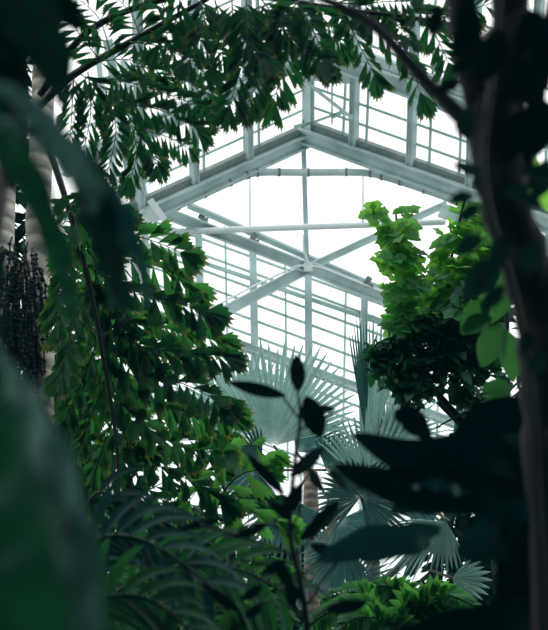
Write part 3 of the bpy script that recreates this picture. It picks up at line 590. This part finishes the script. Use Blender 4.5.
# arching feather palm, low left
ap = thing('feather_palm', ground(P(80, 620, 2.6)), 'blurred feather palm with long arching strap leaflets in the lower left', 'palm')
m = MB(); bs = P(60, 640, 2.7); m.tube([V((bs.x, bs.y, z)) for z in lin(0, bs.z, 8)], .035, 8); m.build('trunk', 'stem', ap)
def feather(parent, pts, d, L, mat, n=15, droop=1.2, W=.035, lead=None):
    q = smooth([P(x, y, d) for x, y in pts], 6); m = MB(); m.tube(q, [.009 * (1 - .6 * i / len(q)) for i in range(len(q))], 6); fr = m.build('frond', 'stem', parent)
    for i in range(n):
        for s in (-1, 1):
            p, t = along(q, .08 + .9 * i / n); side = t.cross(FW).normalized() * s; m = MB()
            m.leaf(p, t * .8 + side * .75 + V((U(-.1, .1), U(-.3, .1), .25)), -FW * .6 + V((0, 0, .6)), L * U(.8, 1.1) * (1 - .35 * i / n), W, strap, droop=droop, k=9, fold=.2); m.build('leaflet', mat, fr)
feather(ap, [(60, 640), (76, 560), (110, 536), (160, 548), (226, 600)], 2.6, .32, 'teal', 12)
feather(ap, [(60, 640), (120, 590), (180, 566), (240, 570), (290, 596)], 2.9, .36, 'mid', 13)
feather(ap, [(60, 640), (100, 600), (150, 600), (200, 640)], 2.5, .30, 'mid', 9)
feather(ap, [(60, 640), (90, 500), (140, 512), (200, 540), (240, 556)], 3.2, .26, 'dusk', 12)

# ------------------------------------------------------------------ silhouetted sapling in the middle
sg = thing('dark_sapling', ground(P(305, 640, 2.4)), 'thin near-black sapling silhouetted against the silver fan palm', 'sapling')
ds = 2.4
q = smooth([P(310, 760, ds), P(308, 640, ds), P(300, 580, ds), (P(290, 530, ds)), P(294, 470, ds), P(300, 420, ds), P(297, 388, ds)], 6); q = [V((q[0].x, q[0].y, 0))] + q
m = MB(); m.tube(q, [.012 - .009 * i / len(q) for i in range(len(q))], 8); m.build('stem', 'blackstem', sg)
for pp in ([(300, 420), (288, 404), (284, 398)], [(299, 430), (320, 422), (334, 414)], [(292, 545), (284, 500), (262, 470)], [(292, 530), (302, 500), (300, 470)], [(296, 555), (320, 530), (345, 504)], [(292, 540), (270, 524), (240, 526)],
           [(304, 610), (340, 560), (398, 538)], [(304, 600), (280, 570), (240, 560)], [(300, 580), (320, 560), (348, 556)], [(306, 630), (330, 606), (350, 604)], [(296, 560), (270, 545), (200, 524)], [(304, 620), (280, 600), (262, 603)]):
    m = MB(); m.tube(smooth([P(x, y, ds) for x, y in pp], 4), .0035, 5); m.build('twig', 'blackstem', sg)
for x, y, x2, y2, w_ in ((298, 392, 296, 354, 18), (306, 396, 321, 438, 25), (286, 396, 228, 382, 15), (318, 408, 336, 409, 9), (284, 494, 246, 453, 13), (290, 476, 324, 447, 17), (300, 484, 283, 520, 17), (338, 502, 306, 536, 19), (220, 519, 176, 530, 9), (268, 524, 232, 538, 11),
                          (326, 609, 368, 602, 17), (246, 618, 262, 602, 13), (240, 612, 202, 584, 11), (300, 540, 322, 520, 12), (286, 560, 262, 574, 11), (310, 470, 322, 492, 12), (292, 520, 268, 500, 11), (300, 600, 284, 582, 12), (278, 560, 292, 590, 14), (262, 586, 240, 600, 12), (330, 470, 348, 490, 10), (310, 545, 332, 552, 12)):
    a, b = P(x, y, ds + U(-.06, .06)), P(x2, y2, ds + U(-.06, .06)); m = MB(); L = (b - a).length
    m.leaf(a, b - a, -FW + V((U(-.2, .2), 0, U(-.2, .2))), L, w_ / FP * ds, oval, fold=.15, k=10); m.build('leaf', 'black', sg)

# ------------------------------------------------------------------ broad dark leaves lower right
bd = thing('broad_leaf_plant', ground(P(540, 640, 2.1)), 'large blurred near-black broad leaves filling the lower right corner', 'plant')
m = MB(); bs = P(536, 640, 2.1); m.tube([V((bs.x, bs.y, z)) for z in lin(0, P(536, 430, 2.1).z, 8)], .03, 8); m.build('stem', 'blackstem', bd)
for a, w_, mt in (([(545, 470, 2.1), (480, 452, 2.0), (420, 460, 2.0), (352, 434, 2.0)], [10, 44, 48, 3], 'black'), ([(545, 500, 2.1), (470, 490, 2.0), (400, 486, 2.0), (334, 466, 2.0)], [16, 46, 40, 3], 'black'),
                  ([(440, 530, 2.2), (410, 538, 2.1), (362, 544, 2.1), (318, 560, 2.1)], [8, 34, 36, 4], 'teal'), ([(550, 530, 2.1), (520, 526, 2.0), (490, 536, 2.0), (458, 556, 2.0)], [20, 60, 58, 6], 'teal'),
                  ([(560, 612, 2.0), (500, 624, 1.9), (440, 632, 1.9), (380, 640, 1.9)], [40, 50, 44, 4], 'black'), ([(570, 560, 2.1), (545, 566, 2.0), (525, 590, 2.0), (505, 630, 2.0)], [60, 80, 70, 30], 'black'),
                  ([(550, 440, 2.2), (520, 420, 2.2), (480, 430, 2.2), (440, 470, 2.2)], [30, 50, 50, 4], 'black'), ([(545, 480, 2.05), (520, 470, 2.05), (486, 480, 2.05), (450, 500, 2.05)], [60, 80, 70, 8], 'dusk'),
                  ([(575, 520, 2.15), (550, 520, 2.1), (530, 550, 2.1), (508, 600, 2.1)], [80, 100, 80, 20], 'dusk'), ([(560, 640, 2), (540, 600, 2), (524, 560, 2), (510, 510, 2)], [60, 80, 60, 10], 'black'),
                  ([(480, 510, 2.2), (450, 500, 2.2), (420, 500, 2.2), (392, 512, 2.2)], [10, 30, 30, 4], 'dusk'), ([(430, 440, 2.2), (418, 426, 2.2), (406, 416, 2.2), (394, 416, 2.2)], [4, 24, 26, 6], 'black'),
                  ([(470, 494, 1.95), (450, 488, 1.9), (430, 484, 1.9), (412, 488, 1.9)], [3, 12, 10, 2], 'teal'), ([(560, 440, 2.3), (530, 450, 2.3), (510, 490, 2.3), (500, 560, 2.3)], [60, 90, 90, 20], 'dusk')):
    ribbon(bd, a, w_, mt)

# ------------------------------------------------------------------ bright low ferns along the bottom
def toothed(u): return lance(u) * (1 + .28 * ((u * 5.5) % 1 - .5))
def fern(name, root, d, label, fronds, mat, L):
    base = P(*root, d); t = thing(name, ground(base), label, 'fern'); m = MB(); m.tube([ground(base), base], [.04, .03], 8); m.build('stem', 'stem', t)
    for pth in fronds:
        dd_ = d + U(-.35, .35); q = smooth([base] + [P(x, y, dd_) for x, y in pth], 8); m = MB(); m.tube(q, .006, 5); fr = m.build('frond', 'stem', t); m = MB(); n = 26
        for i in range(n):
            for s_ in (-1, 1):
                u = .25 + .74 * i / n; p, dd = along(q, u); sd = dd.cross(FW).normalized() * s_; l = L * (1.05 - .75 * (i / n) ** 2) * U(.85, 1.1)
                m.leaf(p, sd * .9 + dd * .55 + V((0, U(-.5, .1), -.25)), -FW * .7 + V((U(-.3, .3), 0, .8)), l, l * .42, toothed, droop=.7, k=12, fold=.22)
        m.build('foliage', mat, fr)
fern('bright_fern', (400, 700), 5.5, 'bright green toothed fern along the bottom below the small pale fans',
     [[(392, 640), (370, 606), (330, 612), (300, 634)], [(396, 640), (384, 602), (352, 592), (322, 600)], [(400, 630), (404, 602), (392, 588), (376, 586)], [(404, 634), (420, 604), (444, 594), (474, 606)], [(402, 640), (412, 616), (436, 610), (462, 622)], [(398, 650), (384, 622), (356, 618), (334, 636)], [(402, 640), (420, 610), (430, 598), (452, 600)]], 'fern', .19)
fern('bright_fern', (226, 700), 5.6, 'mid-green toothed fern low in the frame beneath the arching feather palm',
     [[(226, 640), (210, 610), (180, 606), (150, 626)], [(228, 640), (240, 606), (266, 600), (296, 622)], [(227, 640), (226, 606), (214, 584), (196, 576)], [(228, 640), (246, 616), (270, 618), (286, 640)]], 'fern', .17)

# ------------------------------------------------------------------ background trees and shrubs
def shrub(name, x, ytop, d, wpx, label, mat, n, L=.3, prof=oval, ybot=None, cat='shrub', group=None):
    c = P(x, ytop, d); t = thing(name, ground(c), label, cat, group)
    m = MB(); m.tube([ground(c), V((c.x, c.y, c.z * .9))], [.09, .03], 8); m.build('trunk', 'bark', t); m = MB()
    rad = wpx / FP * d; lo = P(x, ybot or 660, d).z
    for i in range(n):
        h = R() ** .8; z = c.z - (c.z - lo) * h; a = U(0, 2 * PI); rr = rad * math.sqrt(R()) * min(1, .35 + h * 1.2)
        l = L * U(.6, 1.2); m.leaf(V((c.x + math.cos(a) * rr, c.y + math.sin(a) * rr * .6, z)), V((U(-1, 1), U(-1, 1), U(-1, .5))), V((U(-1, 1), -1, 1)), l, l * .4, prof, droop=.5, k=4)
    m.build('foliage', mat, t)
G = 'dark shrubs at the back of the planting bed'
shrub('background_shrub', 70, 480, 10.4, 74, 'dark shrub behind the lowest fishtail leaflets at the left', 'mid', 900, .36, lance)
shrub('background_shrub', 185, 505, 12.6, 70, 'dark shrub behind the young bright green palm', 'mid', 900, .36, lance)
shrub('background_shrub', 285, 530, 11.0, 50, 'dark shrub behind the tan trunk of the silver fan palm', 'dusk', 700, .36, lance)
shrub('background_shrub', 470, 430, 11.5, 60, 'dark shrub behind the broad black leaves', 'dusk', 900, .36, lance)
shrub('background_shrub', 535, 340, 10, 45, 'dark shrub behind the climbing vine at the right edge', 'dusk', 900, .34, lance)
shrub('background_tree', 14, -60, 9.5, 50, 'tall dark leafy tree behind the ringed trunk', 'dusk', 3400, .36, lance, cat='tree')
shrub('background_tree', 100, 215, 9.0, 42, 'leafy green tree behind the hanging fishtail frond', 'mid', 420, .30, lance, cat='tree', ybot=500)
